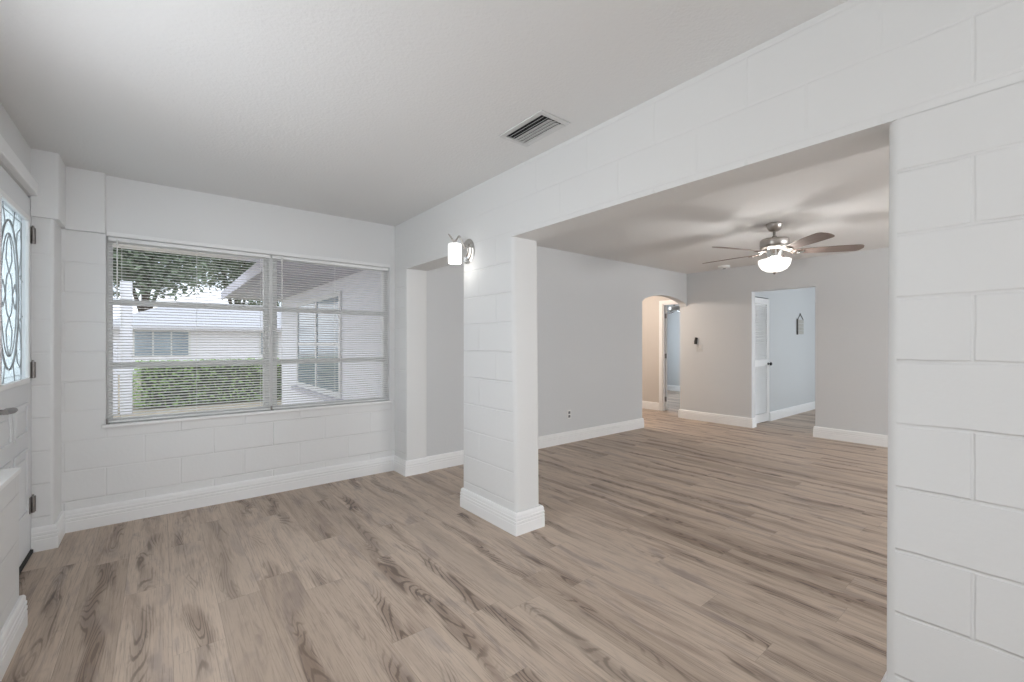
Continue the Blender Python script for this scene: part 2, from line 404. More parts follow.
# window wall with its opening, the left corner pier and the thicker course above it
wx0, wx1, wz0, wz1 = -0.295, 1.80, 0.700, 2.035
b = MB()
b.box(-0.81, wx0, YA, YA+0.2, 0, CEIL); b.box(wx1, XB, YA, YA+0.2, 0, CEIL)
b.box(wx0, wx1, YA, YA+0.2, 0, wz0); b.box(wx0, wx1, YA, YA+0.2, wz1, CEIL)
b.prism(rounded(-0.61, -0.515, 3.935, YA+.001, 0.02, {'10'}), 0, 2.052)
b.prism(rounded(-0.61, -0.490, 3.905, YA+.001, 0.012, {'10'}), 2.052, CEIL)
b.prism(rounded(-0.49, wx0, 4.155, YA+.001, 0.008, {'10'}), 2.045, CEIL)
S('wall_window', b, M['blockA'], smooth=40)

# left wall: entry door opening, window opening beside the camera, low block ledge
b = MB()
for y0, y1, z0, z1 in ((-2.4, 1.1, 0, CEIL), (1.1, 2.4, 0, 0.74), (1.1, 2.4, 2.0, CEIL), (2.4, 3.01, 0, CEIL), (3.01, 3.935, 2.175, CEIL), (3.935, 4.4, 0, CEIL)):
    b.box(-0.81, -0.61, y0, y1, z0, z1)
S('wall_left', b, M['plaster'])
b = MB(); b.prism(rounded(-0.61, -0.487, -2.4, 2.905, 0.012, {'11'}), 0, 0.70)
S('wall_left_ledge', b, M['blockL'], smooth=40)
b = MB().prism(rounded(-0.61, -0.482, -2.4, 2.915, 0.01, {'11'}), 0.70, 0.722)
S('trim_1', b, M['trim'], bevel=0.003)

# dividing wall: header, pillar, near pier, end pilaster
b = MB()
b.box(XB, XB2, -2.4, YA+0.2, HDR, CEIL)
lo = rounded(XB, XB2, 2.263, 2.914, 0.03, {'00', '10'}); hi = rounded(XB, XB2+0.018, 2.305, 2.914, 0.03, {'00', '10'})
va = [b.bm.verts.new((p[0], p[1], 0)) for p in lo]; vb = [b.bm.verts.new((p[0], p[1], HDR+.001)) for p in hi]
b.bm.faces.new(va[::-1]); b.bm.faces.new(vb)
for i in range(len(lo)): b.bm.faces.new((va[i], va[(i+1) % len(lo)], vb[(i+1) % len(lo)], vb[i]))
lo = rounded(XB, XB2, -2.4, 0.358, 0.035, {'01', '11'}); hi = rounded(XB, XB2, -2.4, 0.350, 0.035, {'01', '11'})
va = [b.bm.verts.new((p[0], p[1], 0)) for p in lo]; vb = [b.bm.verts.new((p[0], p[1], HDR+.001)) for p in hi]
b.bm.faces.new(va[::-1]); b.bm.faces.new(vb)
for i in range(len(lo)): b.bm.faces.new((va[i], va[(i+1) % len(lo)], vb[(i+1) % len(lo)], vb[i]))
b.prism(rounded(XB, XB2-.004, YD-0.02, YA+0.2, 0.012, {'00'}), 0, HDR+.001)
S('wall_middle', b, M['blockB'], smooth=40)

# living room: left wall with shallow arch, far wall with plain opening
b = MB(); b.box(XB2-.004, 5.715, YD, YD+0.123, 0, CEIL)
ax0, ax1 = 5.715, XC
arch = [(ax0, 1.915)]
for k in range(1, 24):
    t = k/24; arch.append((ax0+(ax1-ax0)*t, 1.915+0.135*math.sin(PI*t)**0.6))
arch += [(ax1, 1.90), (ax1, CEIL), (ax0, CEIL)]
b.prism(arch, YD, YD+0.123, 'y')
S('wall_far_left', b, M['grey'])
b = MB()
for y0, y1, z0, z1 in ((-3.0, 2.077, 0, CEIL), (2.077, 2.904, 2.062, CEIL), (2.904, 4.077, 0, CEIL)):
    b.box(XC, XC+0.12, y0, y1, z0, z1)
S('wall_far', b, M['grey'])

# walls behind the camera, each with an opening added to let daylight in
b = MB()
for x0, x1, z0, z1 in ((-0.81, -0.4, 0, CEIL), (1.6, XB2, 0, CEIL), (-0.4, 1.6, 0, .6), (-0.4, 1.6, 2.1, CEIL)):
    b.box(x0, x1, -2.6, -2.4, z0, z1)
S('wall_back', b, M['plaster'])
b = MB()
for x0, x1, z0, z1 in ((XB2-.2, 3.45, 0, CEIL), (6.95, 7.2, 0, CEIL), (3.45, 6.95, 0, .6), (3.45, 6.95, 2.1, CEIL)):
    b.box(x0, x1, -3.2, -3.0, z0, z1)
b.box(XB2-.2, XB2, -3.0, -2.4, 0, CEIL)
S('wall_back_living', b, M['grey'])

# hallway beyond the arch, bedroom beyond it
b = MB(); b.box(7.44, 7.50, 4.69, 6.6, 0, CEIL); b.box(7.44, 7.50, 3.98, 4.69, 2.02, CEIL)
b.box(4.9, 7.56, 6.6, 6.7, 0, CEIL); b.box(4.8, 4.9, YD+.123, 6.7, 0, CEIL)
b.box(7.11, 7.56, 3.86, 3.98, 0, CEIL)
S('wall_hall', b, M['hallwall'])
b = MB(); b.box(10.85, 10.97, 3.0, 7.2, 0, CEIL); b.box(7.50, 10.97, 7.0, 7.2, 0, CEIL); b.box(7.50, 7.56, 6.6, 7.0, 0, CEIL);
S('wall_bedroom', b, M['coolwall'])
# side room beyond the plain opening
b = MB(); b.box(7.11, 7.19, 2.98, 3.08, 0, CEIL); b.box(7.81, 10.97, 2.98, 3.08, 0, CEIL); b.box(7.19, 7.81, 2.98, 3.08, 2.02, CEIL)
b.box(7.11, 7.9, 3.7, 3.8, 0, CEIL); b.box(7.85, 7.9, 3.08, 3.8, 0, CEIL)
b.box(10.4, 10.5, -1.2, 2.98, 0, CEIL); b.box(7.11, 10.5, -1.3, -1.2, 0, CEIL)
S('wall_side_room', b, M['coolwall'])

# ------------------------------------------------------------------ baseboards
BH = 0.146
prof = [(0, 0), (0.021, 0), (0.021, 0.068), (0.0185, 0.070), (0.0185, 0.074), (0.021, 0.077), (0.021, 0.090), (0.0175, 0.093), (0.0175, 0.097), (0.020, 0.100), (0.020, 0.112), (0.0165, 0.116), (0.0165, 0.134), (0.013, 0.142), (0.010, BH), (0, BH)]
def base(name, path, closed=False): return S(name, MB().sweep(path, prof, closed), M['trim'], smooth=30)
# outward = left of travel
base('baseboard_window', [(XB2-.01, YD), (XB2-.01, YD-.02), (XB, YD-.02), (XB, YA), (-0.515, YA), (-0.515, 3.935), (-0.61, 3.935)])
base('baseboard_left', [(-0.60, 2.905), (-0.487, 2.905), (-0.487, -2.4)])
base('baseboard_pillar', [(XB, 2.914), (XB, 2.263), (XB2, 2.263), (XB2, 2.914)][::-1], True)
base('baseboard_right', [(XB, -2.4), (XB, 0.358), (XB2, 0.358), (XB2, -2.4)])
base('baseboard_far_left', [(5.72, YD+.12), (5.715, YD), (XB2-.01, YD)])
base('baseboard_far', [(XC+.12, 2.904), (XC, 2.904), (XC, 4.077), (XC+.12, 4.077)])
base('baseboard_far_right', [(XC, -3.0), (XC, 2.077), (XC+.12, 2.077)])
base('baseboard_hall', [(7.44, 4.77), (7.44, 6.6)])
base('baseboard_bedroom', [(10.85, 3.1), (10.85, 7.0)])
base('baseboard_side_room', [(7.83, 2.98), (10.4, 2.98)][::-1])

# threshold
S('trim_2', MB().box(-0.66, -0.600, 3.01, 3.93, 0.0, 0.022), M['black'], bevel=0.004)

# ------------------------------------------------------------------ door_1: entry door with leaded light
def panel_frame(mb, y0, y1, z0, z1, x, wd=0.022, h=0.008):
    """raised moulding ring on the face x (towards +x)"""
    for a0, a1, c0, c1 in ((y0, y1, z0, z0+wd), (y0, y1, z1-wd, z1), (y0, y0+wd, z0+wd, z1-wd), (y1-wd, y1, z0+wd, z1-wd)):
        mb.box(x-.002, x+h, a0, a1, c0, c1)
dy0, dy1, dx = 3.02, 3.928, -0.612
gy0, gy1, gz0, gz1 = 3.215, 3.795, 1.065, 2.005
b = MB()
for y0, y1, z0, z1 in ((dy0, gy0, .024, 2.15), (gy1, dy1, .024, 2.15), (gy0, gy1, .024, gz0), (gy0, gy1, gz1, 2.15)):
    b.box(dx-0.044, dx, y0, y1, z0, z1)
d1 = S('door_1', b, M['doorwhite'])
b = MB(); panel_frame(b, gy0-.022, gy1+.022, gz0-.022, gz1+.022, dx, 0.03, 0.014); b.build('glass_frame', M['trim'], d1, bevel=0.004)
b = MB(); b.box(dx-0.028, dx-0.018, gy0, gy1, gz0, gz1); b.build('leaded_glass', M['obscure'], d1)
b = MB(); cy_, cz_ = (gy0+gy1)/2, (gz0+gz1)/2; lx = dx-0.014
def came(pts, closed=False, r=0.0028): b.tube([(lx, cy_+p[0], cz_+p[1]) for p in pts], r, 6, closed=closed)
def oval(a, c, oy=0, oz=0, n=36): return [(oy+a*math.cos(2*PI*k/n), oz+c*math.sin(2*PI*k/n)) for k in range(n)]
came(oval(0.20, 0.40), True, 0.005); came(oval(0.155, 0.33), True)
came(oval(0.07, 0.12), True)
for sy in (-1, 1):
    for sz in (-1, 1):
        came([(0, sz*0.12), (sy*0.06, sz*0.19), (sy*0.045, sz*0.27), (0, sz*0.33)])
        came([(sy*0.07, 0), (sy*0.12, sz*0.07), (sy*0.155, sz*0.02)])
        came([(sy*0.19, sz*0.12), (sy*0.24, sz*0.20), (sy*0.265, sz*0.32), (sy*0.24, sz*0.40), (sy*0.17, sz*0.36), (sy*0.15, sz*0.27)])
        came([(sy*0.29, sz*0.10), (sy*0.22, sz*0.13)]); came([(sy*0.12, sz*0.47), (sy*0.08, sz*0.37)])
for p in ([(-.262, -.44), (.262, -.44), (.262, .44), (-.262, .44)],): came(p, True, 0.003)
b.build('lead_came', M['lead'], d1)
b = MB()
for y0, y1 in ((3.14, 3.44), (3.51, 3.81)):
    panel_frame(b, y0, y1, 0.27, 0.66, dx, 0.02, 0.009); panel_frame(b, y0, y1, 0.74, 0.93, dx, 0.02, 0.009)
    b.box(dx-.002, dx+.006, y0+.05, y1-.05, 0.32, 0.61); b.box(dx-.002, dx+.006, y0+.05, y1-.05, 0.785, 0.885)
b.build('raised_panel', M['doorwhite'], d1, bevel=0.004)
hd = MB().lathe([(0, 0), (0.030, 0), (0.031, 0.006), (0.024, 0.012), (0.012, 0.016), (0.012, 0.05), (0, 0.05)], 24, Matrix.Translation((dx, 3.085, 0.955)) @ Matrix.Rotation(R(90), 4, 'Y')).build('door_handle', M['darknickel'], d1, smooth=40)
MB().tube([(dx+.045, 3.085, .955), (dx+.052, 3.05, .957), (dx+.055, 3.10, .956), (dx+.058, 3.16, .952), (dx+.056, 3.215, .948)][1:], [0.012, 0.016, 0.015, 0.012], 10).build('lever', M['darknickel'], hd, smooth=60)
MB().lathe([(0, 0), (0.027, 0), (0.027, 0.01), (0.02, 0.016), (0, 0.016)], 20, Matrix.Translation((dx, 3.085, 1.09)) @ Matrix.Rotation(R(90), 4, 'Y')).build('deadbolt', M['darknickel'], d1, smooth=40)
for z in (1.935, 1.115, 0.295):
    b = MB(); b.tube([(dx+.010, 3.918, z-.05), (dx+.010, 3.918, z+.05)], 0.008, 10); b.box(dx-.003, dx+.004, 3.882, 3.918, z-.048, z+.048)
    b.box(dx+.002, dx+.020, 3.930, 3.936, z-.048, z+.048)
    b.tube([(dx+.010, 3.918, z+.05), (dx+.010, 3.918, z+.06)], 0.005, 8)
    b.build('hinge', M['darknickel'], d1, smooth=40)
b = MB(); b.box(-0.66, -0.578, 2.95, 3.934, 2.178, 2.255)
S('trim_3', b, M['trim'], bevel=0.005)
S('trim_4', MB().box(-0.70, -0.625, 3.01, 3.934, 2.152, 2.176), M['trim'])

# ------------------------------------------------------------------ windows 1 and 2
def window(name, x0, x1):
    yf0, yf1 = 4.255, 4.30
    z0, z1 = wz0+0.006, wz1-0.0
    b = MB(); sw = 0.032
    for a0, a1, c0, c1 in ((x0, x1, z0, z0+sw), (x0, x1, z1-sw, z1), (x0, x0+sw, z0+sw, z1-sw), (x1-sw, x1, z0+sw, z1-sw)):
        b.box(a0, a1, yf0, yf1, c0, c1)
    fr = S(name, b, M['alum'], bevel=0.002)
    for z in (1.574, 1.121):
        MB().box(x0+sw, x1-sw, yf0+.003, yf1-.003, z-0.020, z+0.020).build('rail', M['alum'], fr, bevel=0.003)
    zz = [z0+sw, 1.121, 1.574, z1-sw]
    for i in range(3):
        lo = zz[i]+(0.020 if i else 0); hi = zz[i+1]-(0.020 if i < 2 else 0)
        MB().box(x0+sw, x1-sw, 4.275, 4.280, lo, hi).build('pane', M['glass'], fr)
    return fr
window('window_1', wx0, 0.725); window('window_2', 0.765, wx1)
S('trim_5', MB().box(0.725, 0.765, 4.24, 4.31, wz0+.006, wz1), M['alum'], bevel=0.003)
# sill with nosing and head trim
b = MB(); b.box(wx0-.02, wx1+.03, 4.172, 4.255, 0.684, 0.7065)
S('trim_6', b, M['trim'], bevel=0.005)
S('trim_7', MB().box(wx0+.005, wx1, 4.185, 4.199, 2.037, 2.064), M['trim'], bevel=0.003)

# ------------------------------------------------------------------ mini blinds
def blind(x0, x1, label, wand_x, wand_len):
    yc = 4.222; top = 2.032; n = 61
    root = thing('mini_blind', label, 'window blind', ((x0+x1)/2, yc, 0.71), group='white mini blinds in the window')
    W = (x1-x0)/2; Z0 = 0.71
    MB().box(-W, W, -0.0135, 0.0135, top-.027-Z0, top-Z0).build('headrail', M['blind'], root, bevel=0.002)
    MB().box(-W, W, -0.012, 0.012, 0.004, 0.016).build('bottom_rail', M['blind'], root, bevel=0.003)
    b = MB(); z_lo, z_hi = 0.032, top-.040-Z0; tilt = R(14)
    for i in range(n):
        z = z_lo+(z_hi-z_lo)*i/(n-1)
        up = []; dn = []
        for k in range(5):
            t = -1+k*.5; yy = t*0.0125; zz = 0.0030*(1-t*t)
            y2 = yy*math.cos(tilt)-zz*math.sin(tilt); z2 = yy*math.sin(tilt)+zz*math.cos(tilt)
            up.append((y2, z+z2+.0004)); dn.append((y2, z+z2-.0004))
        b.prism(up+dn[::-1], -W+.003, W-.003, 'x')
    b.build('slats', M['blind'], root, smooth=50)
    b = MB()
    for fx in (-0.86, 0.0, 0.86):
        for yy in (-0.0135, 0.0135): b.tube([(W*fx, yy, 0.01), (W*fx, yy, top-.02-Z0)], 0.0009, 5)
    b.build('ladder_cord', M['blind'], root)
    MB().tube([(wand_x-(x0+x1)/2, -0.024, top-.02-Z0), (wand_x-(x0+x1)/2, -0.026, top-.02-wand_len-Z0)], 0.004, 8).build('tilt_wand', M['plastic'], root)
    MB().box(wand_x-(x0+x1)/2-.006, wand_x-(x0+x1)/2+.006, -.026, -.013, top-.03-Z0, top-.014-Z0).build('wand_hook', M['plastic'], root)
    return root
blind(wx0+.012, 0.738, 'white mini blind of the left window, garden hedge behind its slats', -0.235, 0.42)
blind(0.752, wx1-.008, 'white mini blind of the right window, nearest the dividing wall', 0.825, 0.42)
# hold-down brackets at the sill
for x, lab in ((wx0+.004, 'dark blind bracket at the left end of the window sill'), (0.745, 'dark blind bracket on the sill between the two blinds')):
    b = MB(); b.box(x-.003, x+.004, 4.192, 4.215, 0.707, 0.715+.030); b.box(x-.003, x+.018, 4.192, 4.207, 0.7068, 0.7105)
    tag(b.build('blind_bracket', M['darknickel'], origin=(x, 4.2, 0.707)), lab, 'bracket')

# ------------------------------------------------------------------ wall sconce on the pillar
sx, sy, sz = XB, 2.845, 1.985
t = thing('wall_sconce', 'lit nickel wall sconce with white glass cylinder shade on the block pillar', 'wall lamp', (sx, sy, sz))
My = Matrix.Rotation(R(-90), 4, 'Y')
MB().lathe([(0, 0), (0.058, 0), (0.060, 0.006), (0.052, 0.012), (0.047, 0.013), (0.043, 0.020), (0.034, 0.023), (0.030, 0.024), (0.026, 0.032), (0, 0.034)], 40, My, 1.6, 1.5).build('backplate', M['chrome'], t, smooth=35)
arm = [(-0.03, 0, 0.02), (-0.05, 0, 0.055), (-0.068, 0, 0.085), (-0.085, 0, 0.105), (-0.10, 0, 0.085), (-0.115, 0, 0.064), (-0.13, 0, 0.062), (-0.15, 0, 0.080), (-0.168, 0, 0.10), (-0.180, 0, 0.108)]
def smooth_path(p, n=5):
    out = []
    for i in range(len(p)-1):
        a, b_, c_, d = (Vector(p[max(0, min(len(p)-1, i+k))]) for k in (-1, 0, 1, 2))
        for k in range(n):
            t_ = k/n; out.append(0.5*((2*b_)+(c_-a)*t_+(2*a-5*b_+4*c_-d)*t_**2+(3*b_-a-3*c_+d)*t_**3))
    return out+[Vector(p[-1])]
arm = smooth_path(arm)
MB().tube(arm, [0.007]*(len(arm)-5)+[0.006, 0.006, 0.005, 0.004, 0.003], 10).build('arm', M['nickel'], t, smooth=60)
MB().lathe([(0, 0.062), (0.006, 0.062), (0.010, 0.052), (0.026, 0.046), (0.026, 0.038), (0, 0.038)], 24, Matrix.Translation((-0.122, 0, 0))).build('socket_cup', M['chrome'], t, smooth=40)
MB().lathe([(0.0, 0.040), (0.046, 0.040), (0.050, 0.034), (0.050, -0.105), (0.046, -0.105), (0.046, 0.030), (0, 0.034)], 32, Matrix.Translation((-0.122, 0, 0))).build('glass_shade', M['shade'], t, smooth=40)
pl = bpy.data.lights.new('sconce_bulb_light', 'POINT'); pl.energy = P_SCONCE; pl.shadow_soft_size = 0.03; pl.color = (1, 0.97, 0.92)
po = bpy.data.objects.new('sconce_bulb_light', pl); C.objects.link(po); po.location = (sx-0.122, sy, sz-0.13)

# ------------------------------------------------------------------ ceiling fan
def blade_outline():
    up = []
    for k in range(41):
        s_ = k/40; x = 0.155+s_*0.585
        wd = 0.047+0.027*math.sin(min(1, s_*1.15)*PI/2)
        if s_ > 0.9: wd *= math.sqrt(max(0, 1-((s_-0.9)/0.1)**2))*0.85+0.15
        up.append((x, wd))
    return up + [(x, -w_) for x, w_ in up[::-1]]
def make_fan(loc, lit, label, drop=0.0, first_angle=16):
    t = thing('ceiling_fan', label, 'ceiling fan', loc)
    MB().lathe([(0, 0), (0.072, 0), (0.074, -0.012), (0.066, -0.040), (0.050, -0.066), (0.030, -0.078), (0, -0.080)], 32).build('canopy', M['nickel'], t, smooth=35)
    top = t; D_ = Matrix.Translation((0, 0, -drop))
    MB().lathe([(0, -0.07), (0.013, -0.07), (0.013, -0.12-drop), (0.020, -0.125-drop), (0.024, -0.15-drop), (0, -0.15-drop)], 16).build('downrod', M['darknickel'], t, smooth=40)
    MB().lathe([(0, -0.145), (0.05, -0.147), (0.115, -0.158), (0.128, -0.168), (0.130, -0.215), (0.122, -0.228), (0.128, -0.232), (0.128, -0.245), (0.10, -0.262), (0, -0.264)], 40, D_).build('motor_housing', M['nickel'], t, smooth=35)
    if lit:
        MB().lathe([(0, -0.262), (0.085, -0.262), (0.070, -0.30), (0.062, -0.335), (0.0, -0.335)], 32).build('light_kit', M['chrome'], t, smooth=35)
        bw = MB().lathe([(0.138, -0.358), (0.142, -0.362), (0.141, -0.378), (0.132, -0.413), (0.108, -0.448), (0.070, -0.470), (0.02, -0.480), (0, -0.480), (0, -0.475), (0.02, -0.475), (0.068, -0.465), (0.104, -0.444), (0.128, -0.410), (0.137, -0.376), (0.136, -0.363), (0.138, -0.358)], 40).build('glass_bowl', M['bowl'] if lit else M['bowl_off'], t, smooth=60)
        MB().lathe([(0, -0.478), (0.016, -0.478), (0.018, -0.485), (0.010, -0.492), (0.006, -0.502), (0, -0.504)], 16).build('finial', M['darknickel'], bw, smooth=40)
        MB().tube([(0, 0, -0.30), (0, 0, -0.480)], 0.005, 8).build('centre_rod', M['darknickel'], t)
    for k in range(5):
        a = R(first_angle+72*k)
        mt = D_ @ Matrix.Rotation(a, 4, 'Z') @ Matrix.Translation((0, 0, -0.283)) @ Matrix.Rotation(R(-12), 4, 'X')
        o = MB().prism(blade_outline(), -0.003, 0.003).build('blade', M['blade'], t, bevel=0.0015)
        o.matrix_local = mt
        b = MB(); m2 = D_ @ Matrix.Rotation(a, 4, 'Z')
        b.tube([(0.09, 0, -0.250), (0.125, 0, -0.272), (0.155, 0, -0.288), (0.20, 0, -0.289)], 0.010, 8, m2)
        b.lathe([(0, -0.004), (0.036, -0.004), (0.040, 0), (0.036, 0.003), (0, 0.003)], 20, m2 @ Matrix.Translation((0.205, 0, -0.292)) @ Matrix.Rotation(R(-12), 4, 'X'), 1.25, 1.0)
        b.lathe([(0, -0.006), (0.012, -0.005), (0.013, 0)], 12, m2 @ Matrix.Translation((0.205, 0, -0.297)))
        b.build('blade_bracket', M['chrome'], t, smooth=40)
    if lit:
        l = bpy.data.lights.new('fan_bulb_light', 'POINT'); l.energy = P_FAN; l.shadow_soft_size = 0.035; l.color = (1, 0.99, 0.98)
        o = bpy.data.objects.new('fan_bulb_light', l); C.objects.link(o); o.location = Vector(loc)+Vector((0.0, 0, -0.36))
    return t
make_fan((4.74, 1.755, CEIL), True, 'lit brushed nickel ceiling fan with walnut blades and opal bowl in living room')
make_fan((9.55, 5.72, CEIL), False, 'unlit ceiling fan glimpsed high through the bedroom doorway beyond the arch', drop=0.14, first_angle=40)

# ------------------------------------------------------------------ ceiling register
vx0, vx1, vy0, vy1 = 1.506, 1.718, 1.636, 1.998
t = thing('air_vent', 'white rectangular ceiling air register with long louvers beside the dividing beam', 'air vent', ((vx0+vx1)/2, (vy0+vy1)/2, CEIL))
hx, hy = (vx1-vx0)/2, (vy1-vy0)/2; fw = 0.032
b = MB()
for x0, x1, y0, y1 in ((-hx, hx, -hy, -hy+fw), (-hx, hx, hy-fw, hy), (-hx, -hx+fw, -hy+fw, hy-fw), (hx-fw, hx, -hy+fw, hy-fw)):
    b.box(x0, x1, y0, y1, -0.008, 0)
b.build('frame', M['vent'], t, bevel=0.003)
MB().box(-hx+fw, hx-fw, -hy+fw, hy-fw, -0.0015, -0.0005).build('duct_shade_sheet', M['dark'], t)  # flat sheet; the shade inside the duct is put into its colour
for k in range(6):
    x = -hx+fw+0.012+k*(2*hx-2*fw-0.024)/5
    ang = R(-38 if k < 2 else -16)
    MB().box(-0.0165, 0.0165, -hy+fw, hy-fw, -0.0008, 0.0008, Matrix.Translation((x, 0, -0.0120)) @ Matrix.Rotation(ang, 4, 'Y')).build('louver', M['vent'], t)

# smoke detector
t = thing('smoke_detector', 'round white smoke detector on the living room ceiling behind the fan', 'smoke detector', (6.72, 3.19, CEIL))
MB().lathe([(0, 0), (0.085, 0), (0.086, -0.012), (0.075, -0.030), (0.05, -0.038), (0, -0.040)], 32).build('body', M['plastic'], t, smooth=40)
MB().lathe([(0, -0.038), (0.022, -0.038), (0.018, -0.048), (0, -0.049)], 16).build('sensor_grille', M['socket'], t, smooth=40)

# outlet on the grey wall
t = thing('wall_outlet', 'duplex power outlet low on the grey wall right of the pillar', 'power outlet', (4.122, YD, 0.362))
MB().box(-0.036, 0.036, -0.006, 0, -0.058, 0.058).build('cover_plate', M['plastic'], t, bevel=0.003)
for dz in (-0.024, 0.024):
    b = MB().box(-0.018, 0.018, -0.009, -0.005, dz-0.016, dz+0.016); so = b.build('socket', M['socket'], t, bevel=0.003)

# thermostat bracket and switch
t = thing('thermostat_mount', 'small tilted black wall device above the switch by the arch', 'thermostat', (XC, 3.79, 1.315))
MB().box(-0.022, 0, -0.020, 0.020, 0.0, 0.062, Matrix.Rotation(R(14), 4, 'X')).build('housing', M['blackplastic'], t, bevel=0.006)
MB().box(-0.026, 0, -0.024, 0.018, -0.048, 0.008, Matrix.Rotation(R(4), 4, 'X')).build('clip', M['blackplastic'], t, bevel=0.006)
t = thing('light_switch', 'white double switch plate beside the arch under the black device', 'light switch', (XC, 3.725, 1.20))
MB().box(-0.006, 0, -0.058, 0.058, -0.058, 0.058).build('cover_plate', M['greyplate'], t, bevel=0.003)
for dy in (-0.024, 0.024): MB().box(-0.012, -0.005, dy-0.012, dy+0.012, -0.028, 0.028).build('rocker', M['greyplate'], t, bevel=0.002)

# ------------------------------------------------------------------ hall door casing and leaf
b = MB()
for y0, y1, z0, z1 in ((4.695, 4.765, 0, 2.09), (3.99, 4.695, 2.02, 2.09)):
    b.box(7.424, 7.44, y0, y1, z0, z1)
b.box(7.44, 7.50, 4.675, 4.69, 0, 2.02); b.box(7.44, 7.50, 3.98, 4.675, 2.005, 2.02)
S('trim_8', b, M['trim'], bevel=0.003)
db = MB().box(0, 0.035, 0, 0.62, 0.012, 1.995)
d3 = S('door_3', db, M['trim'], loc=(7.515, 4.665, 0), bevel=0.002)
for z in (1.80, 1.04, 0.22):
    b = MB(); b.box(-0.040, -0.012, 0.004, 0.009, z-.045, z+.045); b.tube([(-0.008, -0.004, z-.045), (-0.008, -0.004, z+.045)], 0.007, 8)
    b.build('hinge', M['darknickel'], d3)

# ------------------------------------------------------------------ louvered closet door in the side room
lx0, lx1, ly = 7.20, 7.80, 2.975
b = MB()
for x0, x1, z0, z1 in ((lx0, lx0+.06, .012, 2.005), (lx1-.06, lx1, .012, 2.005), (lx0+.06, lx1-.06, .012, .15), (lx0+.06, lx1-.06, .92, 1.02), (lx0+.06, lx1-.06, 1.91, 2.005)):
    b.box(x0, x1, ly-.002, ly+.028, z0, z1)
d2 = S('door_2', b, M['trim'], bevel=0.003)
b = MB()
for z0, z1, n in ((.16, .91, 24), (1.03, 1.90, 28)):
    for k in range(n):
        z = z0+(z1-z0)*(k+.5)/n
        b.box(lx0+.058, lx1-.058, -0.017, 0.017, -0.003, 0.003, Matrix.Translation((0, ly+.013, z)) @ Matrix.Rotation(R(42), 4, 'X'))
b.build('louvers', M['trim'], d2)
MB().box(lx0+.05, lx1-.05, ly+.026, ly+.028, .15, 1.91).build('backing', M['trim'], d2)
MB().lathe([(0, 0), (0.022, 0), (0.022, 0.004), (0.010, 0.008), (0.010, 0.025), (0.026, 0.035), (0.028, 0.048), (0.018, 0.058), (0, 0.060)], 20, Matrix.Translation((lx1-.03, ly-.002, 0.945)) @ Matrix.Rotation(R(90), 4, 'X')).build('knob', M['blackplastic'], d2, smooth=40)
b = MB(); b.box(lx0-.05, lx0, 2.968, 2.98, 0, 2.06); b.box(lx1, lx1+.012, 2.968, 2.98, 0, 2.0)
S('trim_9', b, M['trim'])
# strip of the opening's right jamb, narrow and dark
S('trim_10', MB().box(XC+.02, XC+.05, 2.077, 2.084, 0.0, 1.84), M['darknickel'])

# hanging sign on the side room wall
t = thing('wall_sign', 'small slatted wooden plaque hanging by twine on the side room wall', 'wall decoration', (9.20, 2.978, 1.80))
for k in range(4): MB().box(-0.14, 0.14, -0.018, -0.004, -0.35+k*0.068, -0.35+k*0.068+0.060).build('slat', M['sign'], t, bevel=0.003)
b = MB(); b.box(-0.165, -0.14, -0.022, 0, -0.36, -0.07); b.build('side_rail', M['twine'], t, bevel=0.002)
MB().tube([(-0.13, -0.012, -0.08), (0, -0.006, 0.02), (0.13, -0.012, -0.08)], 0.006, 6).build('twine_hanger', M['twine'], t)
MB().lathe([(0, 0), (0.014, 0), (0.014, 0.012), (0, 0.014)], 12, Matrix.Translation((0, 0, 0.02)) @ Matrix.Rotation(R(90), 4, 'X')).build('nail', M['twine'], t)

# warm hall lamp
l = bpy.data.lights.new('hall_lamp_light', 'POINT'); l.energy = P_HALL; l.shadow_soft_size = 0.08; l.color = (1, 0.87, 0.76)
o = bpy.data.objects.new('hall_lamp_light', l); C.objects.link(o); o.location = (5.95, 5.0, 2.2)
def fill_lamp(name, label, x, y, power, col):  # hanging lamp out of view, added to fill a room with light
    t = thing(name, label, 'ceiling lamp', (x, y, CEIL))
    MB().lathe([(0, 0), (0.09, 0), (0.09, -0.02), (0.012, -0.03), (0.012, -0.30), (0, -0.30)], 24).build('canopy', M['nickel'], t, smooth=40)
    MB().lathe([(0.012, -0.30), (0.10, -0.33), (0.14, -0.42), (0.10, -0.50), (0, -0.53)], 32).build('lamp_shade', M['bowl'], t, smooth=60)
    l = bpy.data.lights.new(name+'_light', 'POINT'); l.energy = power; l.shadow_soft_size = 0.15; l.color = col
    o = bpy.data.objects.new(name+'_light', l); C.objects.link(o); o.location = (x, y, CEIL-.72)
fill_lamp('added_fill_lamp', 'added opal fill lamp hanging unseen behind the camera in the front room', 0.5, -1.4, P_FILL, (1, 1, 1))
fill_lamp('added_fill_lamp', 'added opal fill lamp, unseen, at the near end of the living room', 5.3, -1.4, P_LIVFILL, (1, 1, 1))
t = thing('hall_ceiling_lamp', 'round flush ceiling lamp in the warm hallway behind the arch', 'ceiling lamp', (5.95, 5.0, CEIL))
MB().lathe([(0, 0), (0.15, 0), (0.15, -0.02), (0, -0.02)], 32).build('lamp_base', M['nickel'], t, smooth=40)
MB().lathe([(0.14, -0.02), (0.13, -0.05), (0.09, -0.075), (0, -0.085)], 32).build('lamp_shade', M['bowl'], t, smooth=60)

# ------------------------------------------------------------------ outside
S('ground', MB().box(-40, 60, 4.6, 70, -0.22, -0.10), M['lawn'])
